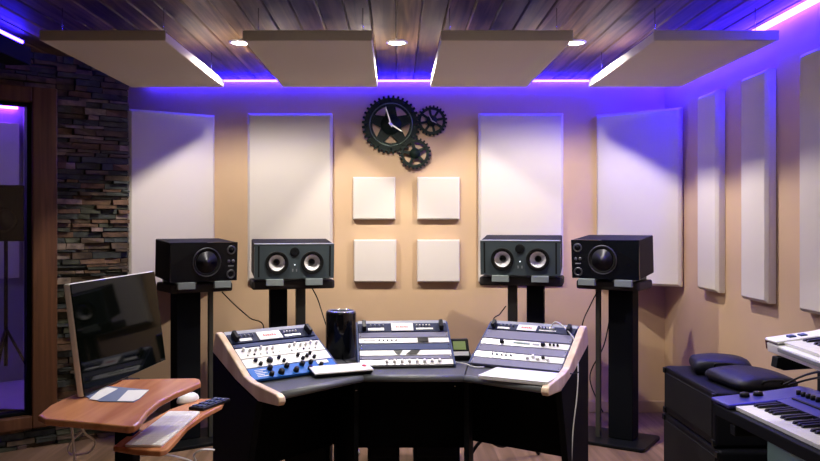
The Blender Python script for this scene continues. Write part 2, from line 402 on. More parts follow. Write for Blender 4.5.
for k in range(12):
    a = 2*PI*k/12; mb.lathe([(.008, 0), (.008, .006), (0, .007)], M_gear, 10, FR(.178*math.cos(a), -.030, .178*math.sin(a)))
mb.build('large_cog', ck)
MB().ring([(.158, -.034), (.150, -.034), (.150, -.030), (.158, -.030)], mat('dull_steel', (.10, .14, .12), .35, metal=.6), 48, Matrix.Rotation(R(90), 4, 'X') @ Matrix.Scale(-1, 4, (0, 0, 1))).build('chapter_ring', ck)
for nm, a, L_, w_ in (('minute_hand', R(107), .135, .005), ('hour_hand', R(-33), .105, .006)):
    T3 = Matrix.Rotation(-a, 4, 'Y'); MB().prism([(-.02, -w_), (L_*.8, -w_*.8), (L_, 0), (L_*.8, w_*.8), (-.02, w_)], -.045, -.041, M_hand, 'y', T3).build(nm, ck)
MB().lathe([(.010, 0), (.010, .03), (0, .031)], M_hand, 16, FR(0, -.02, 0)).build('hub', ck)
mb = MB(); cx, cz = 41/138, 4/138
gear(mb, .112, 24, .013, .080, -.022, -.004, cx, cz)
for k in range(8):
    a = 2*PI*k/8+.2; c_, s_ = math.cos(a), math.sin(a)
    mb.prism([(cx+.03*c_-.008*s_, cz+.03*s_+.008*c_), (cx+.083*c_-.009*s_, cz+.083*s_+.009*c_), (cx+.083*c_+.009*s_, cz+.083*s_-.009*c_), (cx+.03*c_+.008*s_, cz+.03*s_-.008*c_)], -.020, -.006, M_gear, 'y')
mb.lathe([(.040, 0), (.040, .014), (.0, .016)], M_gear, 24, FR(cx, -.006, cz)); mb.build('right_cog', ck)
for a, L_ in ((R(120), .05), (R(-30), .04)):
    MB().prism([(-.01, -.003), (L_, -.002), (L_, .002), (-.01, .003)], -.030, -.027, M_hand, 'y', Matrix.Translation((cx, 0, cz)) @ Matrix.Rotation(-a, 4, 'Y')).build('small_hand', ck)
mb = MB(); cx, cz = 24/138, -29/138
gear(mb, .116, 24, .014, .082, -.044, -.026, cx, cz)
for k in range(5):
    a = 2*PI*k/5+.5; c_, s_ = math.cos(a), math.sin(a)
    mb.prism([(cx+.03*c_-.014*s_, cz+.03*s_+.014*c_), (cx+.085*c_-.008*s_, cz+.085*s_+.008*c_), (cx+.085*c_+.008*s_, cz+.085*s_-.008*c_), (cx+.03*c_+.014*s_, cz+.03*s_-.014*c_)], -.042, -.028, M_gear, 'y')
mb.lathe([(.038, 0), (.038, .036), (.0, .038)], M_gear, 24, FR(cx, -.006, cz)); mb.build('lower_cog', ck)

# ---------------------------------------------------------------- loudspeakers and stands
def woofer(t, x, y, z, r, sil=True):
    MB().ring([(r, 0), (r, .006), (r*.93, .010), (r*.86, .004), (r*.86, 0)], M_chrome if not sil else M_rubber, 40, FR(x, y, z)).build('woofer_ring', t)
    c = M_cone if sil else mat('dark_cone', (.035, .035, .045), .3, metal=.4)
    w = MB().lathe([(r*.90, .001), (r*.87, .004), (r*.80, .009), (r*.73, .003), (r*.69, -.002)], M_rubber, 40, FR(x, y, z), cap=False).build('surround', t)
    w = MB().lathe([(r*.74, .0), (r*.5, -.014), (r*.30, -.030), (r*.22, -.034)], c, 40, FR(x, y, z), cap=False).build('cone', t)
    MB().lathe([(r*.30, -.030), (r*.25, -.020), (r*.14, -.014), (0, -.012)], M_gloss, 24, FR(x, y, z)).build('dust_cap', w)
def cab_box(mb, W_, H_, D_, holes):
    pass
def inner_speaker(label, fc, a, tilt):
    W_, H_, D_ = .505, .222, .31
    tl = R(tilt); base = (fc[0]-math.sin(a)*D_/2, fc[1]+math.cos(a)*D_/2, fc[2]-H_/2+D_/2*math.sin(tl))
    t = thing('studio_monitor', label, 'loudspeaker', base, (tl, 0, a), 'inner pair of twin-woofer studio monitors')
    f = -D_/2
    MB().box(-W_/2, W_/2, f+.040, D_/2, 0, H_, M_cab).build('cabinet', t, .008)
    # baffle with openings for the two drivers
    mb = MB(); mb.box(-W_/2, W_/2, f+.037, f+.042, 0, H_, M_baffle)
    bz = H_*.46
    holes = [(-.112, .070), (.112, .070)]
    segs = 32
    def plate(x0, x1, hx, hr):
        outer = []; inner = []
        for k in range(segs):
            an = 2*PI*k/segs; c_, s_ = math.cos(an), math.sin(an)
            sx = (x1-hx)/c_ if c_ > 1e-6 else ((x0-hx)/c_ if c_ < -1e-6 else 1e9); sz = (H_-bz)/s_ if s_ > 1e-6 else ((-bz)/s_ if s_ < -1e-6 else 1e9)
            q = min(sx, sz); outer.append((hx+c_*q, f, bz+s_*q)); inner.append((hx+c_*hr, f, bz+s_*hr))
        vs = outer+inner+[(x_, f+.038, z_) for x_, y_, z_ in inner]+[(x_, f+.041, z_) for x_, y_, z_ in outer]; n = segs
        fs = []
        for k in range(n):
            k2 = (k+1) % n; fs += [(k, k2, n+k2, n+k), (n+k, n+k2, 2*n+k2, 2*n+k), (3*n+k, 3*n+k2, k2, k)]
        # corner fills
        mb.add(vs, fs, M_baffle)
        for cx_, cz_ in ((x0, 0), (x1, 0), (x0, H_), (x1, H_)):
            d = sorted(range(n), key=lambda k: (outer[k][0]-cx_)**2+(outer[k][2]-cz_)**2)[:2]
            mb.add([(cx_, f, cz_), outer[d[0]], outer[d[1]]], [(0, 1, 2)], M_baffle)
    plate(-W_/2, 0, -.112, .066); plate(0, W_/2, .112, .066)
    mb.build('baffle', t)
    for sx in (-1, 1):
        MB().box(sx*.226-.005, sx*.226+.005, f-.0015, f+.004, .012, H_-.012, M_rubber).build('port_slot', t)
        woofer(t, sx*.112, f, bz, .073)
    MB().box(-W_/2, W_/2, f-.002, f+.03, H_-.004, H_+.0015, M_nose).build('top_trim', t, .001)
    tw = MB().lathe([(.030, 0), (.030, .004), (.024, .006), (0, .003)], M_mesh, 28, FR(0, f, H_*.77)).build('tweeter', t)
    MB().lathe([(.004, 0), (.004, .003), (0, .004)], mat('status_lamp', (.8, .8, .8), .4, emit=(.8, .9, 1), es=2), 10, FR(0, f, H_*.40)).build('power_light', t)
    MB().box(-.016, -.008, f-.002, f+.001, H_*.2, H_*.28, M_nose).box(.008, .016, f-.002, f+.001, H_*.2, H_*.28, M_nose).build('badge', t)
def outer_speaker(label, fc, a, tilt, sd):
    """sd=+1 tweeter on local right"""
    W_, H_, D_ = .420, .240, .33
    tl = R(tilt); base = (fc[0]-math.sin(a)*D_/2, fc[1]+math.cos(a)*D_/2, fc[2]-H_/2+D_/2*math.sin(tl))
    t = thing('studio_monitor', label, 'loudspeaker', base, (tl, 0, a), 'outer pair of angled studio monitors')
    f = -D_/2
    MB().box(-W_/2, W_/2, f+.02, D_/2, 0, H_, M_cab).build('cabinet', t, .006)
    # sculpted gloss front: a raised baffle falling away to the outer top corner
    o = -sd
    mb = MB()
    xs = (o*W_/2, -o*W_/2)
    pts = [(o*W_/2, .0), (-o*W_/2, 0), (-o*W_/2, H_), (-o*.02, H_), (o*W_/2, H_*.42)]
    if o < 0: pass
    mb.prism([(p[0], p[1]) for p in pts], f, f+.022, M_gloss, 'y')
    mb.add([(o*W_/2, f, H_*.42), (-o*.02, f, H_), (o*W_/2, f+.022, H_)], [(0, 1, 2)], M_gloss)
    mb.add([(o*W_/2, f, H_*.42), (o*W_/2, f+.022, H_*.42), (o*W_/2, f+.022, H_)], [(0, 1, 2)], M_gloss)
    mb.build('baffle', t)
    x = sd*.012; z = H_*.50
    MB().ring([(.090, 0), (.090, .006), (.086, .010), (.084, .002), (.084, 0)], M_ring, 44, FR(x, f, z)).build('woofer_ring', t)
    w = MB().lathe([(.086, .001), (.080, .007), (.072, .004), (.066, -.0005)], M_rubber, 40, FR(x, f, z)).build('surround', t)
    w = MB().lathe([(.085, .0005), (.068, .0016), (.05, .0012), (.0, .0008)], M_gloss, 40, FR(x, f, z)).build('cone_base', t)
    w = MB().lathe([(.066, .006), (.04, .003), (.025, .002), (.025, .010), (.0, .016)], mat('dark_cone', (.035, .035, .045), .3, metal=.4), 40, FR(x, f, z)).build('cone', t)
    x2 = sd*.168
    tw = MB().ring([(.028, 0), (.028, .005), (.022, .006), (.018, 0)], M_ring, 24, FR(x2, f, H_*.80)).build('tweeter', t)
    MB().lathe([(.020, .001), (.014, .006), (0, .008)], M_gloss, 20, FR(x2, f, H_*.80)).build('dome', tw)
    MB().ring([(.028, 0), (.028, .005), (.022, .006), (.018, 0)], M_ring, 24, FR(x2, f, H_*.17)).build('port_ring', t)
    for k in range(2):
        MB().lathe([(.010, 0), (.009, .007), (0, .008)], M_ring, 14, FR(x2-.014+.028*k, f, H_*.51)).build('knob', t)
    MB().box(x2-.018, x2+.018, f-.002, f, H_*.37, H_*.40, M_nose).build('badge', t)

def rrect(x0, x1, y0, y1, r, n=5):
    p = []
    for cx_, cy_, a0 in ((x1-r, y1-r, 0), (x0+r, y1-r, 90), (x0+r, y0+r, 180), (x1-r, y0+r, 270)):
        for k in range(n+1): a = R(a0+90*k/n); p.append((cx_+r*math.cos(a), cy_+r*math.sin(a)))
    return p
def stand(label, c, a, top, plate_w, plate_d, pillar_x, pillar_w, post_x, post_w, post_m, shift=0):
    t = thing('monitor_stand', label, 'stand', (c[0], c[1], 0), (0, 0, a), 'black pillar stands under the studio monitors')
    MB().prism(rrect(-plate_w/2, plate_w/2, -plate_d/2, plate_d/2, .02), top-.056, top, M_plate, 'z').build('top_plate', t, .012, 3)
    MB().box(pillar_x-pillar_w/2, pillar_x+pillar_w/2, -.04, .09, .022, top-.056, M_black).build('pillar', t, .006)
    MB().box(post_x-post_w/2, post_x+post_w/2, -.10+.03, -.10+.03+post_w, .022, top-.056, post_m).build('slim_post', t, .004)
    MB().prism(rrect(-.24, .24, -.19, .19, .03), 0, .022, M_blackmetal, 'z').build('base_plate', t, .005)
    return t
def pads(base, a, tilt, D_, x, z0, zb, which):
    """two wedge foam pads between plate and speaker"""
    tl = R(tilt)
    for sx, s2 in ((-1, 'left'), (1, 'right')):
        m = MB(); f = -D_/2-.012; b = D_/2-.02
        h = lambda y: zb-z0 + y*math.tan(tl)-.0015
        m.prism([(f, -.030), (f, h(f)), (b, h(b)), (b, .0015), (f+.028, .0015), (f+.028, -.030)], sx*x-.054, sx*x+.054, M_foam, 'x')
        o = m.build('isolation_pad', bevel=.003); o.location = (base[0], base[1], z0); o.rotation_euler = (0, 0, a)
        tag(o, 'grey foam wedge under the %s side of the %s' % (s2, which), 'foam pad', 'grey foam pads under the studio monitors')

def place(kind, fc, adeg, tilt, nm, label, sd, pil, pw_, pos, pw2, pm):
    a = R(adeg); H_, D_ = (.222, .31) if kind == 'in' else (.24, .33)
    (inner_speaker(label, fc, a, tilt) if kind == 'in' else outer_speaker(label, fc, a, tilt, sd))
    cx_, cy_ = fc[0]-math.sin(a)*D_/2, fc[1]+math.cos(a)*D_/2
    zb = fc[2]-H_/2+D_/2*math.sin(R(tilt)); top = fc[2]-H_/2-.014
    pads((cx_, cy_), a, tilt, D_, .125 if kind == 'in' else .115, top, zb, nm)
    # plate sits so its front rim is behind the pad lips
    bx, by = cx_-math.sin(a)*.022, cy_+math.cos(a)*.022
    stand('black pillar stand carrying the '+nm, (bx, by), a if kind == 'in' else a, top, .53 if kind == 'in' else .40, .30, pil, pw_, pos, pw2, pm)
place('out', (-1.178, 4.86, 1.140), 33, 3.5, 'far left studio monitor', 'far left studio monitor, black, turned to the right beside the computer screen', 1, -.05, .155, .085, .03, M_olive)
place('in', (-.646, 5.03, 1.137), 14, 5, 'left twin-woofer monitor', 'grey twin-woofer monitor left of the small square panels', 1, -.085, .11, .055, .06, M_olive)
place('in', (.790, 5.03, 1.158), -14, 6, 'right twin-woofer monitor', 'grey twin-woofer monitor right of the small square panels', 1, .085, .11, -.06, .06, M_olive)
place('out', (1.285, 4.86, 1.155), -33, 5, 'far right studio monitor', 'far right studio monitor, black, turned to the left in front of the corner panel', -1, .05, .155, -.085, .03, M_olive)

# ---------------------------------------------------------------- mixing desk
DESK = (.08, 3.95, 0)
DT = .655
desk = thing('studio_desk', 'black three-bay studio desk with pale wooden end panels in the middle of the room', 'desk', DESK)
TD = Matrix.Translation((-DESK[0], -DESK[1], 0))
def dmb(): m = MB(); m.T = TD; return m
AL, AC, AR = R(39), R(5), R(-30)
BL_L, BL_C, BL_R = (-.83, 3.77), (-.214, 4.205), (.507, 4.25)
RW = .492; RUN = .285; RZ = .852; RB = .668
def bay(BL, a, w, s, z=0): # w along width, s towards front
    return (BL[0]+w*math.cos(a)+s*math.sin(a), BL[1]+w*math.sin(a)-s*math.cos(a), z)
def bp2(BL, a, w, s): p = bay(BL, a, w, s); return (p[0], p[1])
F0 = bp2(BL_L, AL, 0, .50); F3 = bp2(BL_R, AR, RW+.0, .55)
J1 = (-.163, 3.78); J2 = (.330, 3.78)
K1 = (-.34, 4.40); K2 = (.42, 4.40)
gap = .003
def shrink(poly):
    c_ = Vector((sum(p[0] for p in poly)/len(poly), sum(p[1] for p in poly)/len(poly)))
    return [tuple(Vector(p)+(c_-Vector(p)).normalized()*gap) for p in poly]
L_poly = [F0, J1, K1, (-.50, 4.24), bp2(BL_L, AL, 0, 0)]
C_poly = [J1, J2, K2, K1]
R_poly = [J2, F3, bp2(BL_R, AR, RW, 0), (.60, 4.33), K2]
for poly in (L_poly, C_poly, R_poly):
    dmb().prism(shrink(poly), DT-.030, DT, M_top).build('worktop', desk, .004)
for A, B in ((F0, J1), (J1, J2), (J2, F3)):
    A_ = Vector((A[0], A[1])); B_ = Vector((B[0], B[1])); d = (B_-A_).normalized(); n = Vector((d.y, -d.x))
    m = dmb(); M = Matrix.Identity(4)
    A2 = A_+d*.003; L_ = (B_-A_).length-.006
    for i, (v) in enumerate(((d.x, d.y, 0), (n.x, n.y, 0), (0, 0, 1))):
        for r_ in range(3): M[r_][i] = v[r_]
    M[0][3], M[1][3] = A2.x, A2.y
    prof = [(0, DT), (.012, DT-.001), (.022, DT-.007), (.026, DT-.017), (.022, DT-.027), (.012, DT-.033), (0, DT-.034)]
    m.prism(prof, 0, L_, M_desknose, 'x', M, True); m.build('front_nosing', desk)
# end panels
prof = [(-.03, .765), (.0, .862), (.03, .856), (.285, .695), (.34, .680), (.56, .662), (.585, .650), (.59, .632), (.575, .614), (.41, .606), (.20, .668)]
def sT(BL, a):
    M = Matrix.Identity(4); ca, sa = math.cos(a), math.sin(a)
    cols = ((ca, sa, 0), (sa, -ca, 0), (0, 0, 1))
    for i in range(3):
        for r_ in range(3): M[r_][i] = cols[i][r_]
    M[0][3], M[1][3] = BL[0], BL[1]; return M
TLf, TCf, TRf = sT(BL_L, AL), sT(BL_C, AC), sT(BL_R, AR)
o = dmb().prism(prof, -.036, -.001, M_maple, 'x', TLf).build('end_panel', desk, .006)
o = dmb().prism([(s+.0, z) for s, z in prof], RW+.001, RW+.036, M_maple, 'x', TRf).build('end_panel', desk, .006)
# rack housings
for nm, T_ in (('L', TLf), ('C', TCf), ('R', TRf)):
    m = dmb()
    for x0 in (0, RW-.010):
        m.prism([(-.005, DT+.001), (-.005, RZ), (RUN, RB+.004), (RUN+.004, DT+.001)], x0, x0+.010, M_bluerail, 'x', T_)
    m.prism([(-.005, RZ), (-.005, RZ+.006), (.022, RZ-.009), (.018, RZ-.016)], .010, RW-.010, M_nose, 'x', T_)
    m.box(.010, RW-.010, -.005, .004, DT+.001, RZ-.01, M_bluerail, T_)
    m.build('rack_housing', desk, .001)
# base: side gables, inner gables, back panels
for (BL, a, w) in ((BL_L, AL, -.034), (BL_R, AR, RW+.002)):
    T_ = sT(BL, a)
    dmb().prism([(-.03, 0), (-.03, .762), (.20, .664), (.40, .604), (.30, .25), (.30, 0)], w, w+.032, M_black, 'x', T_).build('side_gable', desk, .003)
for A, B in ((J1, K1), (J2, K2)):
    A_ = Vector(A); B_ = Vector(B); d = (B_-A_).normalized(); n = Vector((-d.y, d.x))*.012; A2 = A_+d*.12
    dmb().prism([tuple(A2-n), tuple(A2+n), tuple(B_-d*.02+n), tuple(B_-d*.02-n)], 0, DT-.031, M_black).build('inner_gable', desk, .002)
def vpanel(A, B, z0, z1, nm):
    A_ = Vector(A); B_ = Vector(B); d = (B_-A_).normalized(); n = Vector((-d.y, d.x))*.009; A_ += d*.004; B_ -= d*.004
    dmb().prism([tuple(A_-n), tuple(A_+n), tuple(B_+n), tuple(B_-n)], z0, z1, M_black).build(nm, desk, .002)
vpanel(bp2(BL_L, AL, 0, .05), (-.325, 4.31), .18, DT-.031, 'modesty_panel')
vpanel((-.332, 4.295), (.412, 4.295), .16, DT-.031, 'modesty_panel')
vpanel((.405, 4.30), bp2(BL_R, AR, RW, .06), .20, DT-.031, 'modesty_panel')
# small screw on the front nosing
for u, v, d in ((356, 390, 3.80), (455, 386, 3.80)):
    dmb().lathe([(.004, 0), (.004, .003), (0, .004)], M_chrome, 10, FR(*px(u, v, d))).build('screw', desk)

# rack units ------------------------------------------------------------
SL = math.hypot(RUN, RZ-RB); SA = math.atan2(RZ-RB, RUN)
def slope_T(T_, q):
    """frame at the top of the slope at width centre: x along width, y down the slope (towards front), z out of the face"""
    M = Matrix.Identity(4); c_, s_ = math.cos(SA), math.sin(SA)
    cols = ((1, 0, 0), (0, c_, -s_), (0, s_, c_))
    for i in range(3):
        for r_ in range(3): M[r_][i] = cols[i][r_]
    M[1][3] = 0; M[2][3] = RZ
    Tq = T_ @ Matrix.Translation((RW/2, 0, 0)) @ M @ Matrix.Translation((0, q*SL, .002))
    return Tq
def unit(T_, q0, q1, label, face, deco, name='rack_unit', group='rack gear in the sloped bays of the desk'):
    Tq = slope_T(T_, q0); h = (q1-q0)*SL
    t = thing(name, label, 'rack unit', group=group)
    # right handed frame: T_ has flipped handedness, bake into meshes around the origin point
    loc = Tq.translation.copy(); t.location = loc
    base = Matrix.Translation(-loc) @ Tq
    def mk(): m = MB(); m.T = base; return m
    hw = RW/2-.012
    mk().box(-hw, hw, .001, h-.001, -.05 if q1 < .97 else -.012, .003, face).build('faceplate', t, .0012)
    deco(mk, t, hw, h)
def knob(mk, t, x, y, r, hh, m, nm='knob'):
    mk().lathe([(r, .003), (r*.86, .003+hh), (0, .003+hh)], m, 14, Matrix.Translation((x, y, 0))).build(nm, t)
M_kb = mat('black_knob', (.012, .012, .014), .35, spec=.15); M_kw = mat('white_knob', (.85, .85, .85), .3)
def ears(mk, t, hw, h):
    for s in (-1, 1):
        mk().box(s*(hw-.03)-.010, s*(hw-.03)+.010, h*.10, h*.9, .003, .034, M_kb).build('end_bracket', t, .003)
def deco_patch(mk, t, hw, h, lab=(-.055, .075), wide=True):
    ears(mk, t, hw, h)
    l = mk().box(lab[0], lab[1], h*.08, h*.92, .003, .007, M_white).build('label_plate', t, .001)
    m = mk(); cx_ = (lab[0]+lab[1])/2; ww = (lab[1]-lab[0])*.28
    for k in range(6): m.box(cx_-ww+k*ww/3, cx_-ww+k*ww/3+ww/4.2, h*(.44 if k % 2 else .40), h*.62, .007, .0076, M_red)
    m.build('red_lettering', l)
    for k in range(5): knob(mk, t, lab[1]+.020+k*.017, h*.35, .0045, .008, M_kw, 'button')
    mk().box(lab[1]+.015, lab[1]+.105, h*.62, h*.78, .003, .005, M_silver).build('legend_strip', t)
    mk().box(-hw+.05, lab[0]-.04, h*.60, h*.86, .003, .006, M_white).build('display_strip', t)
    for k in range(4): knob(mk, t, -hw+.065+k*.022, h*.32, .0045, .008, M_nose, 'button')
def deco_blank(mk, t, hw, h):
    for s in (-1, 1):
        for k in (.25, .75): knob(mk, t, s*(hw-.008), h*k, .003, .0015, M_chrome, 'screw')
# left bay
unit(TLf, .05, .25, 'navy rack unit with white label at the top of the left bay', M_bluedark, lambda mk, t, hw, h: deco_patch(mk, t, hw, h, (-.08, .05)))
unit(TLf, .27, .345, 'narrow dark blank panel near the top of the left bay', M_bluerail, deco_blank)
def d1(mk, t, hw, h):
    for k in range(14):
        if k in (6, 7): continue
        knob(mk, t, -hw+.035+k*.031, h*(.34 if k % 3 else .24), .0075, .016, M_kw)
    for k in range(12): knob(mk, t, -hw+.045+k*.034, h*.72, .005, .006, M_kb if k % 4 == 1 else M_silver, 'button')
    mk().box(-.03, .025, h*.12, h*.85, .003, .0045, M_silver).build('meter_window', t)
unit(TLf, .36, .575, 'white rack unit crowded with small white knobs in the left bay', M_white, d1)
def d2(mk, t, hw, h):
    for x, y, r in ((-.17, .32, .010), (-.155, .75, .010), (-.10, .5, .016), (-.045, .30, .009), (-.03, .72, .009), (.06, .3, .009), (.075, .72, .009), (.105, .5, .009), (.13, .25, .009), (.14, .72, .009)):
        knob(mk, t, x, h*y, r, .014, M_kb)
    mk().box(.165, .20, h*.2, h*.8, .003, .005, M_silver).build('meter_window', t)
unit(TLf, .585, .765, 'white rack unit with black knobs in the left bay', M_white, d2)
def d3(mk, t, hw, h):
    for k, (x, y, r) in enumerate(((-.125, .25, .013), (-.135, .78, .012), (-.08, .7, .016), (-.035, .25, .013), (0, .70, .014), (.05, .25, .013), (.075, .72, .011), (.10, .2, .011), (.145, .55, .011))):
        knob(mk, t, x, h*y, r, .018, M_kb)
    mk().box(.135, .20, h*.08, h*.36, .003, .006, M_white).build('meter_window', t)
    m = mk()
    for k in range(5): m.box(-hw+.03, -hw+.03+.06-(k % 2)*.02, h*(.2+.14*k), h*(.235+.14*k), .003, .0035, M_white)
    m.build('white_lettering', t)
unit(TLf, .775, .995, 'cobalt blue rack unit with black knobs at the foot of the left bay', M_blue, d3)
# centre bay
unit(TCf, .05, .255, 'navy rack unit with white label at the top of the centre bay', M_bluedark, lambda mk, t, hw, h: deco_patch(mk, t, hw, h, (-.06, .055)))
unit(TCf, .265, .385, 'grey blank panel below the top unit of the centre bay', M_lilac, deco_blank)
def d4(mk, t, hw, h):
    m = mk().box(.07, .125, h*.05, h*.9, .003, .008, M_kb).build('black_control_block', t)
    for k in range(5): knob(mk, t, -.13+k*.022, h*.5, .004, .006, M_kb, 'button')
    mk().box(-.21, -.15, h*.35, h*.6, .003, .004, M_nose).build('legend_strip', t)
unit(TCf, .40, .515, 'white rack unit with black control block in the centre bay', M_white, d4)
unit(TCf, .53, .665, 'blue blank panel in the middle of the centre bay', M_bluerail, deco_blank)
def d5(mk, t, hw, h):
    mk().prism([(-.06, h*.1), (-.015, h*.1), (-.03, h*.85), (-.045, h*.85)], .003, .006, M_kb).build('black_emblem', t)
    mk().prism([(.03, h*.1), (.075, h*.1), (.055, h*.85), (.0, h*.85)], .003, .006, M_kb).build('black_emblem', t)
unit(TCf, .675, .79, 'white rack unit with two black emblems in the centre bay', M_white, d5)
unit(TCf, .80, .87, 'thin grey blank panel low in the centre bay', M_lilac, deco_blank)
def d6(mk, t, hw, h):
    for k in range(8): knob(mk, t, -.10+k*.038, h*.42, .009, .012, M_kw)
unit(TCf, .88, .995, 'silver rack unit with white knobs at the foot of the centre bay', M_silver, d6)
# right bay
unit(TRf, .05, .20, 'navy rack unit with white label at the top of the right bay', M_bluedark, lambda mk, t, hw, h: deco_patch(mk, t, hw, h, (-.075, .03)))
unit(TRf, .21, .40, 'grey blank panel below the top unit of the right bay', M_lilac, deco_blank)
def d7(mk, t, hw, h):
    knob(mk, t, -.12, h*.5, .012, .014, M_kb); knob(mk, t, .10, h*.5, .012, .014, M_kb)
    for k in range(3): knob(mk, t, .135+k*.02, h*.4, .006, .010, M_kb)
    mk().box(-.06, .03, h*.3, h*.6, .003, .0045, M_storage).build('display_strip', t)
    mk().box(.045, .08, h*.35, h*.6, .003, .0045, M_nose).build('legend_strip', t)
unit(TRf, .42, .545, 'silver rack unit with long dark display in the right bay', M_silver, d7)
unit(TRf, .555, .70, 'grey blank panel in the middle of the right bay', M_lilac, deco_blank)
def d8(mk, t, hw, h):
    for k in range(5): knob(mk, t, -.14+k*.025, h*.4, .006, .008, M_nose)
    for k in range(5): knob(mk, t, .05+k*.026, h*(.35 if k % 2 else .6), .009, .012, M_kw if k != 3 else M_kb)
unit(TRf, .71, .84, 'silver rack unit with white knobs low in the right bay', M_silver, d8)
unit(TRf, .85, .99, 'grey blank panel at the foot of the right bay', M_lilac, deco_blank)

# ---------------------------------------------------------------- things on the desk
cyl = thing('cylindrical_computer', 'glossy black cylindrical computer standing between the left and centre bays', 'computer', (-.298, 4.285, DT))
MB().lathe([(.078, .0), (.083, .006), (.083, .236), (.079, .247), (.070, .251), (.060, .247), (.052, .238), (.045, .20), (0, .20)], mat('mirror_black', (.012, .013, .016), .12, metal=.3, coat=.6), 48).build('shell', cyl)
MB().ring([(.080, .2465), (.070, .2525), (.061, .2485), (.070, .247)], M_chrome, 48).build('rim', cyl)
t = thing('desktop_controller', 'white sloped handset controller on the left part of the worktop', 'controller', (-.262, 3.775, DT), (0, 0, R(24)))
MB().prism([(-.045, .008), (-.050, .018), (.045, .034), (.045, .004), (.03, 0), (-.03, 0)], -.145, .145, M_kb, 'x').build('base', t, .003)
MB().prism([(-.052, .0185), (-.050, .026), (.047, .043), (.048, .035)], -.148, .148, M_white, 'x').build('top_cover', t, .003)
MB().lathe([(.011, 0), (.011, .003), (0, .0035)], M_red, 20, Matrix.Translation((.118, .0, .034)) @ Matrix.Rotation(R(10), 4, 'X')).build('red_emblem', t)
t = thing('display_box', 'small dark box with green display between the centre and right bays', 'display unit', (.335, 4.20, DT), (0, 0, R(4)))
MB().prism([(-.05, 0), (-.05, .02), (.02, .105), (.05, .105), (.05, 0)], -.052, .052, M_blackmetal, 'x').build('body', t, .003)
Ts = Matrix.Translation((0, -.05, .02)) @ Matrix.Rotation(math.atan2(.085, .07), 4, 'X')
MB().box(-.032, .034, .045, .095, .0, .003, M_lcd, Ts).build('screen', t)
MB().box(-.046, .046, .008, .032, .0, .004, M_silver, Ts).build('button_strip', t)
lap = thing('closed_laptop', 'closed silver laptop lying on the right part of the worktop', 'laptop', (.582, 3.69, DT+.001), (0, 0, R(-29)))
MB().prism(rrect(-.168, .168, -.118, .118, .012), 0, .011, M_silver).build('base', lap, .002)
MB().prism(rrect(-.168, .168, -.118, .118, .012), .012, .018, mat('laptop_lid', (.82, .82, .83), .35, metal=.2), 'z').build('lid', lap, .002)
# cables
def cable(name, pts, r, m, label, cat='cable'):
    o = MB().tube(pts, r, m, 6).build(name); return tag(o, label, cat)
hp = cable('headphone_cable', [px(551, 327, 4.05), px(556, 322, 4.03), px(566, 329, 3.98), px(575, 342, 3.92), px(578, 365, 3.85), px(577, 395, 3.80), px(573, 430, 3.78), px(571, 470, 3.78)], .0035, M_cablew, 'long white cable hanging over the right end of the desk')
j = MB().tube([px(551, 327, 4.05), px(551, 331, 4.05)], .012, M_white, 12).build('plug', hp)
cable('cable', [px(560, 372, 3.78), px(565, 372, 3.76), px(573, 374, 3.74), px(579, 372, 3.76)], .003, M_cableb, 'short black cable sticking out from under the laptop')
cable('cable', [(.30, 4.10, DT+.004), px(466, 364, 3.97), px(474, 367, 3.95), px(484, 367, 3.93)], .003, M_cablew, 'white cable curling between the centre bay and the laptop')
cable('cable', [px(222, 292, 5.05), px(236, 306, 5.2), px(250, 318, 5.2), px(264, 330, 5.15), (-.95, 5.1, .3), (-.95, 5.1, .006)], .004, M_cableb, 'black cable drooping from the far left studio monitor')
cable('cable', [px(312, 288, 5.2), px(318, 300, 5.15), px(326, 325, 5.05), px(333, 345, 5.0), (-.40, 4.9, .2), (-.40, 4.9, .006)], .004, M_cableb, 'black cable hanging behind the black cylinder')
cable('cable', [px(597, 292, 5.0), px(590, 306, 5.0), px(583, 322, 5.0), px(580, 345, 5.0), (1.16, 5.0, .3), (1.12, 5.02, .006)], .004, M_cableb, 'black cable hanging from the far right studio monitor')
cable('cable', [px(611, 310, 5.25), px(604, 345, 5.3), px(590, 375, 5.3), px(597, 400, 5.3), px(603, 412, 5.3)], .004, M_cableb, 'black cable looping on the wall side of the far right stand')
cable('cable', [px(506, 306, 5.2), px(500, 314, 5.2), px(492, 326, 5.15), (.62, 5.1, .3), (.62, 5.1, .006)], .004, M_cableb, 'black cable behind the left edge of the right bay')

# gear under the desk
def floor_box(label, x0, x1, y0, y1, h, m=M_black):
    t = thing('equipment_case', label, 'equipment', ((x0+x1)/2, (y0+y1)/2, 0)); w = (x1-x0)/2; d = (y1-y0)/2
    MB().box(-w, w, -d, d, .01, h, m).build('body', t, .008)
    MB().box(-w+.02, w-.02, -d-.006, -d+.002, h*.3, h*.8, M_blackmetal).build('front_plate', t, .002)
    for sx in (-1, 1):
        for sy in (-1, 1): MB().lathe([(.014, 0), (.014, .012)], M_rubber, 10, Matrix.Translation((sx*(w-.03), sy*(d-.03), 0))).build('foot', t)
floor_box('low black case on the floor under the left bay', -.60, -.36, 4.25, 4.5, .22)
floor_box('low black case on the floor under the centre bay', -.16, .02, 4.45, 4.7, .20)
floor_box('long low black case on the floor under the centre bay', .10, .36, 4.45, 4.72, .21)
cable('cable', [(-.75, 4.5, .006), (-.70, 4.45, .12), (-.62, 4.62, .10), (-.5, 4.75, .02), (-.3, 4.8, .10), (-.22, 4.7, .006)], .008, M_cablew, 'pale cable looping on the floor behind the left bay')
cable('cable', [(.42, 4.6, .006), (.50, 4.55, .13), (.62, 4.6, .08), (.75, 4.65, .12), (.85, 4.7, .006)], .010, M_cableb, 'black cable bundle on the floor behind the right bay')

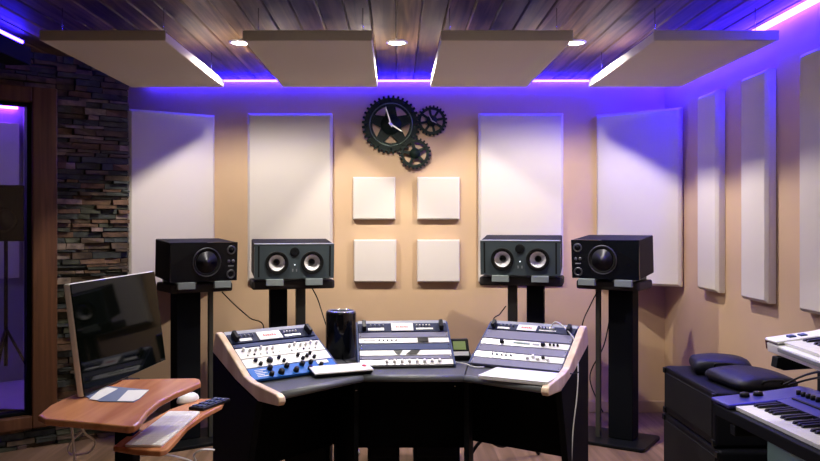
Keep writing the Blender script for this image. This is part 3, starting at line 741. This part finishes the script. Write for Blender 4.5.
# ---------------------------------------------------------------- computer cart, screen, keyboard
TZ = .84; KZ = .70
def gp(u, v, z): d = (EYE-z)*790/(v-223); return ((u-396)/790*d, d)
cart = thing('computer_cart', 'cherry wood computer cart with curved top at the left edge', 'cart', (-.90, 2.75, 0))
TC = Matrix.Translation((.90, -2.75, 0))
def cmb(): m = MB(); m.T = TC; return m
top = [gp(*p, TZ) for p in ((38, 415), (50, 405), (65, 398), (110, 380), (155, 378.5), (196, 378), (200, 379), (201, 382), (190, 387), (175, 393), (160, 401), (148, 411), (140, 422), (135, 425.5), (128, 426.5), (85, 422), (45, 418.5))]
cmb().prism(top, TZ-.020, TZ, M_cart).build('tabletop', cart, .006, 3)
KP = [gp(*p, KZ) for p in ((113, 446), (140, 425), (170, 409), (200, 398.5), (219, 398.5), (224, 401), (222, 405), (205, 414), (188, 426), (175, 441), (167, 449), (160, 451), (135, 449.5))]
cmb().prism(KP, KZ-.018, KZ, M_cart).build('keyboard_tray', cart, .005, 3)
cmb().box(-.90, -.84, 2.52, 2.60, .05, TZ-.02, M_black).build('column', cart, .008)
cmb().box(-.86, -.80, 2.54, 2.75, KZ-.045, KZ-.019, M_black).build('tray_arm', cart, .004)
for (x0, x1, y0, y1) in ((-1.10, -.60, 2.52, 2.58), (-.90, -.84, 2.25, 2.95)): cmb().box(x0, x1, y0, y1, .03, .06, M_black).build('foot', cart, .006)
cmb().box(-.985, -.925, 2.50, 2.86, TZ-.045, TZ-.021, M_black).build('monitor_bracket', cart, .004)
# monitor: local x along width (near edge to far edge), y normal to the screen (negative = front)
mon = thing('computer_monitor', 'glossy black widescreen monitor with pale metal edge at the left', 'monitor', (-.932, 2.755, TZ+.004), (R(-7.5), 0, R(90-5.5)))
W2, H2 = .325, .352
mm = MB(); mm.box(-W2, W2, -.002, .020, 0, H2, M_alu); mm.build('housing', mon, .006)
MB().box(-W2+.002, W2-.002, -.005, -.001, .003, H2-.003, M_screen).build('screen', mon, .001)
MB().prism([(.018, .05), (.018, .24), (.075, .10), (.09, .0), (.075, -.035), (.055, -.035)], -.05, .05, M_alu, 'x').build('neck', mon, .004)
# keyboard
k0 = Vector((*gp(143, 444, KZ+.01), 0)); k1 = Vector((*gp(184.5, 410.5, KZ+.01), 0)); kc = (k0+k1)/2; ka = math.atan2(k1.y-k0.y, k1.x-k0.x)
kb = thing('computer_keyboard', 'white slim keyboard on the cart tray', 'keyboard', (kc.x, kc.y, KZ), (0, 0, ka))
MB().prism(rrect(-.215, .215, -.057, .057, .008), 0, .008, M_white).build('base', kb, .002)
m = MB()
for r_ in range(6):
    for c_ in range(20): m.box(-.209+c_*.021, -.209+c_*.021+.0195, -.052+r_*.0175, -.052+r_*.0175+.0162, .008, .0090, M_white)
m.build('key_rows', kb)
ms = thing('computer_mouse', 'white computer mouse beyond the keyboard on the tray', 'mouse', (*gp(188, 401, KZ), KZ), (0, 0, R(70)))
MB().lathe([(.055, .0), (.057, .006), (.050, .018), (.034, .027), (0, .031)], M_white, 32, Matrix.Diagonal((1, .58, 1, 1))).build('shell', ms)
MB().lathe([(.004, .028), (.004, .034), (0, .035)], M_nose, 10, Matrix.Translation((.022, 0, 0))).build('scroll_ball', ms)
nk = thing('control_pad', 'small black button pad at the right tip of the tray', 'control pad', (*gp(210, 405.5, KZ), KZ), (0, 0, R(68)))
MB().box(-.088, .088, -.032, .032, 0, .012, M_kb).build('body', nk, .004)
for r_ in range(3):
    for c_ in range(4): MB().box(-.075+c_*.040, -.050+c_*.040, -.025+r_*.019, -.013+r_*.019, .012, .015, M_bluerail).build('button', nk)
# leaflet on the cart
lf = thing('glossy_leaflet', 'blue and white glossy leaflet on the cart top', 'leaflet', (*gp(117, 396, TZ), TZ+.0005))
lp = [gp(*p, TZ) for p in ((84, 397), (100, 386), (149, 390.5), (140, 399), (134, 402.5), (100, 402))]
lc = gp(117, 396, TZ)
MB().prism([(p[0]-lc[0], p[1]-lc[1]) for p in lp], 0, .002, M_paperblue).build('cover', lf)
for q in (((89, 400), (104, 387.5), (118, 389.5), (97, 401)), ((128, 391), (149, 390.8), (139, 399.5), (133, 402), (117, 402))):
    MB().prism([(gp(*p, TZ)[0]-lc[0], gp(*p, TZ)[1]-lc[1]) for p in q], .002, .0026, M_paper).build('white_area', lf)
cable('cable', [(-1.00, 2.42, .815), px(73, 440, 2.45), px(75, 470, 2.5), px(76, 520, 2.55)], .004, M_cablew, 'white cable dropping straight behind the cart top')
cable('cable', [(-.985, 2.42, .815), px(84, 432, 2.45), px(95, 441, 2.5), px(90, 452, 2.52), px(75, 455, 2.5), px(68, 451, 2.48), px(72, 441, 2.46), px(84, 430, 2.46)], .0035, M_cablew, 'white cable looping below the cart top')
cable('cable', [px(128, 462, 2.55), px(140, 456, 2.6), px(165, 455, 2.7), px(185, 459, 2.8), px(196, 463, 2.85), px(194, 455, 2.85), px(202, 450, 2.85), px(214, 450, 2.9)], .004, M_cablew, 'white cable curling under the keyboard tray')

# ---------------------------------------------------------------- right side: cabinets, bags, synthesizers
def amp(name, label, x0, x1, y0, y1, z0, z1):
    t = thing(name, label, 'cabinet', ((x0+x1)/2, (y0+y1)/2, z0)); w = (x1-x0)/2; d = (y1-y0)/2; h = z1-z0
    MB().box(-w, w, -d, d, .006, h, M_cab).build('cabinet_shell', t, .012)
    MB().box(-w-.004, -w+.004, -d+.035, d-.035, .04, h-.03, M_mesh).build('side_panel', t, .003)
    for sy in (-1, 1):
        for zz in (.02, h-.02): MB().box(-w-.008, -w+.02, sy*(d-.02)-.015, sy*(d-.02)+.015, zz-.014, zz+.014, M_blackmetal).build('corner_guard', t, .003)
amp('lower_equipment_cabinet', 'large black cabinet on the floor in the right corner', 1.40, 1.86, 3.42, 4.14, 0, .39)
amp('upper_equipment_cabinet', 'black cabinet stacked on the larger one in the right corner', 1.40, 1.84, 3.46, 4.13, .39, .635)
def soft(name, label, c, dims, rz, seed):
    random.seed(seed)
    bm = bmesh.new(); bmesh.ops.create_cube(bm, size=2); bmesh.ops.subdivide_edges(bm, edges=bm.edges, cuts=3, use_grid_fill=True)
    for v in bm.verts:
        p = v.co; f = 1-.18*(abs(p.x)**3)-.12*(abs(p.y)**3)
        v.co = Vector((p.x*dims[0]*(1-.10*abs(p.z)), p.y*dims[1]*(1-.10*abs(p.z)), (p.z+1)/2*dims[2]*f+(random.uniform(-.006, .008) if p.z > 0 else 0)))
    me = bpy.data.meshes.new(name); bm.to_mesh(me); bm.free(); me.materials.append(M_leather)
    for p in me.polygons: p.use_smooth = True
    t = thing(name, label, 'bag', c, (0, 0, rz)); o = bpy.data.objects.new('padded_body', me); C.objects.link(o); o.parent = t
    md = o.modifiers.new('s', 'SUBSURF'); md.levels = 2; md.render_levels = 2
    MB().tube([(-dims[0]*.3, -dims[1]*.98, dims[2]*.5), (-dims[0]*.25, -dims[1]-.015, dims[2]*.75), (dims[0]*.25, -dims[1]-.015, dims[2]*.75), (dims[0]*.3, -dims[1]*.98, dims[2]*.5)], .006, M_cableb).build('handle', t)
soft('soft_gear_bag', 'dark padded bag lying on the black corner cabinets', (1.63, 3.64, .636), (.15, .17, .07), R(8), 3)
soft('soft_gear_pouch', 'small black pouch on top of the black corner cabinets, behind the bag', (1.62, 3.95, .636), (.14, .13, .085), R(-14), 5)

def synth(name, label, loc, rz, tiltx, L_, Dp, hgt, m_body, nwhite, keys_y0, klen, kx0, m_low, kback_z=0.):
    """local x = along the keyboard (left end of the player at x=0, towards +x), y = depth (front at 0, back at Dp). Player side is y=0."""
    t = thing(name, label, 'synthesizer', loc, (tiltx, 0, rz))
    # body: profile y,z
    MB().prism([(0, .0), (0, hgt*.55), (keys_y0+klen, hgt*.55), (keys_y0+klen, hgt*.86), (Dp-.03, hgt), (Dp, hgt*.93), (Dp, 0)], 0, L_, m_low, 'x').build('chassis', t, .004)
    MB().prism([(-.002, hgt*.62), (-.002, hgt*.80), (keys_y0+klen, hgt*.88), (Dp-.03, hgt+.003), (Dp+.002, hgt*.95), (Dp+.002, hgt*.62)], -.006, kx0, m_body, 'x').build('end_block', t, .005)
    MB().prism([(keys_y0+klen+.002, hgt*.862), (keys_y0+klen+.002, hgt*.88), (Dp-.03, hgt+.003), (Dp-.03, hgt-.004)], kx0, L_, m_body, 'x').build('top_panel', t)
    kw = .0232
    for k in range(nwhite):
        MB().box(kx0+.003+k*kw, kx0+.003+(k+1)*kw-.001, keys_y0, keys_y0+klen, hgt*.56, hgt*.74, M_key).build('white_key', t, .001)
    pat = (1, 1, 0, 1, 1, 1, 0)
    for k in range(nwhite-1):
        if pat[k % 7]:
            xx = kx0+.003+(k+1)*kw
            MB().prism([(keys_y0+klen*.36, hgt*.75), (keys_y0+klen*.40, hgt*.86), (keys_y0+klen-.002, hgt*.88), (keys_y0+klen-.002, hgt*.75)], xx-.006, xx+.006, M_kb, 'x').build('black_key', t, .001)
    return t
# player stands on the left (-X) side facing the right wall: local y -> +X world, local x -> -Y world ; rz = -90
s1 = synth('synthesizer', 'large dark synthesizer with white keys on the lower tier of the stand', (1.137, 2.835, .695), R(-86), R(3), 1.05, .36, .075, M_indigo, 38, .022, .145, .125, M_black)
for x0, x1, y0, y1 in ((.30, .40, .23, .30),): MB().box(x0, x1, y0, y1, .072, .078, M_silver).build('display', s1, .001)
for k in range(8): MB().lathe([(.009, 0), (.008, .016), (0, .017)], M_kb, 12, Matrix.Translation((.10+k*.028, .265, .072))).build('knob', s1)
for k in range(2): MB().lathe([(.018, 0), (.015, .012), (0, .014)], M_kb, 14, Matrix.Translation((.04, .10+.05*k, .066))).build('wheel', s1)
MB().box(.14, .95, .215, .225, .070, .074, M_kb).build('front_strip', s1)
s2 = synth('synthesizer', 'white synthesizer on the upper tier of the stand', (1.192, 2.535, .968), R(-90-3), R(7), .85, .27, .056, M_white, 32, .020, .13, .085, M_white)
for y in (.05, .085): MB().box(.03, .06, y, y+.022, .043, .052, M_bluerail).build('wheel', s2, .003)
for k in range(8): MB().lathe([(.008, 0), (.007, .014), (0, .015)], M_bluerail, 12, Matrix.Translation((.10+k*.03, .215, .050))).build('knob', s2)
MB().box(-.010, -.007, .0, .27, .008, .04, mat('brown_side_cap', (.16, .05, .04), .4)).build('end_cap', s2, .003)
MB().box(.09, .84, -.004, .0, .014, .026, M_nose).build('front_line', s2)
st = thing('keyboard_stand', 'black two-tier keyboard stand by the right wall', 'stand', (1.45, 2.2, 0))
TS = Matrix.Translation((-1.45, -2.2, 0))
def smb(): m = MB(); m.T = TS; return m
for y in (2.89, 1.80): smb().box(1.55, 1.59, y-.02, y+.02, .02, .985, M_black).build('upright', st, .004)
smb().box(1.55, 1.59, 1.82, 2.87, .94, .975, M_black).build('rear_rail', st, .003)
for y in (2.47, 1.95):
    smb().prism([(1.185, .962), (1.180, .930), (1.205, .922), (1.549, .945), (1.549, .975)], y-.02, y+.02, M_black, 'y').build('upper_arm', st, .003)
for y in (2.70, 1.95):
    smb().box(1.15, 1.549, y-.02, y+.02, .655, .690, M_black).build('lower_arm', st, .003)
smb().box(1.55, 1.59, 1.82, 2.87, .655, .690, M_black).build('rear_rail', st, .003)
for y in (2.89, 1.80): smb().box(1.20, 1.80, y-.02, y+.02, .0, .03, M_black).build('foot', st, .004)
smb().box(1.55, 1.59, 1.82, 2.87, .30, .34, M_black).build('cross_bar', st, .004)
t = thing('storage_tub', 'grey green plastic tub on the floor under the keyboards', 'storage box', (1.69, 3.13, 0))
MB().prism(rrect(-.145, .145, -.18, .18, .03), 0, .48, M_storage).build('tub', t, .01)
MB().prism(rrect(-.155, .155, -.19, .19, .035), .481, .505, M_storage).build('lid', t, .006)
cable('cable', [px(783, 385, 2.95), px(798, 378, 2.9), px(812, 373, 2.7), px(830, 370, 2.5)], .004, M_cableb, 'upper of two black cables rising from the back of the lower synthesizer')
cable('cable', [px(789, 385, 2.95), px(803, 381, 2.88), px(816, 378, 2.7), px(832, 376, 2.5)], .004, M_cableb, 'lower of two black cables rising from the back of the lower synthesizer')

# ---------------------------------------------------------------- camera and world
cam = bpy.data.cameras.new('camera'); co = bpy.data.objects.new('camera', cam); C.objects.link(co)
co.location = (0, 0, EYE); co.rotation_euler = (R(90), 0, 0)
cam.sensor_width = 36; cam.lens = 790/820*36; cam.shift_x = 14/820; cam.shift_y = -7.5/820; cam.clip_start = .02
bpy.context.scene.camera = co
w = bpy.data.worlds.new('world'); w.use_nodes = True; bpy.context.scene.world = w
w.node_tree.nodes['Background'].inputs[0].default_value = (.01, .01, .015, 1); w.node_tree.nodes['Background'].inputs[1].default_value = .3
vs = bpy.context.scene.view_settings
vs.view_transform = 'Standard'; vs.look = 'None'; vs.gamma = 1; vs.exposure = 0
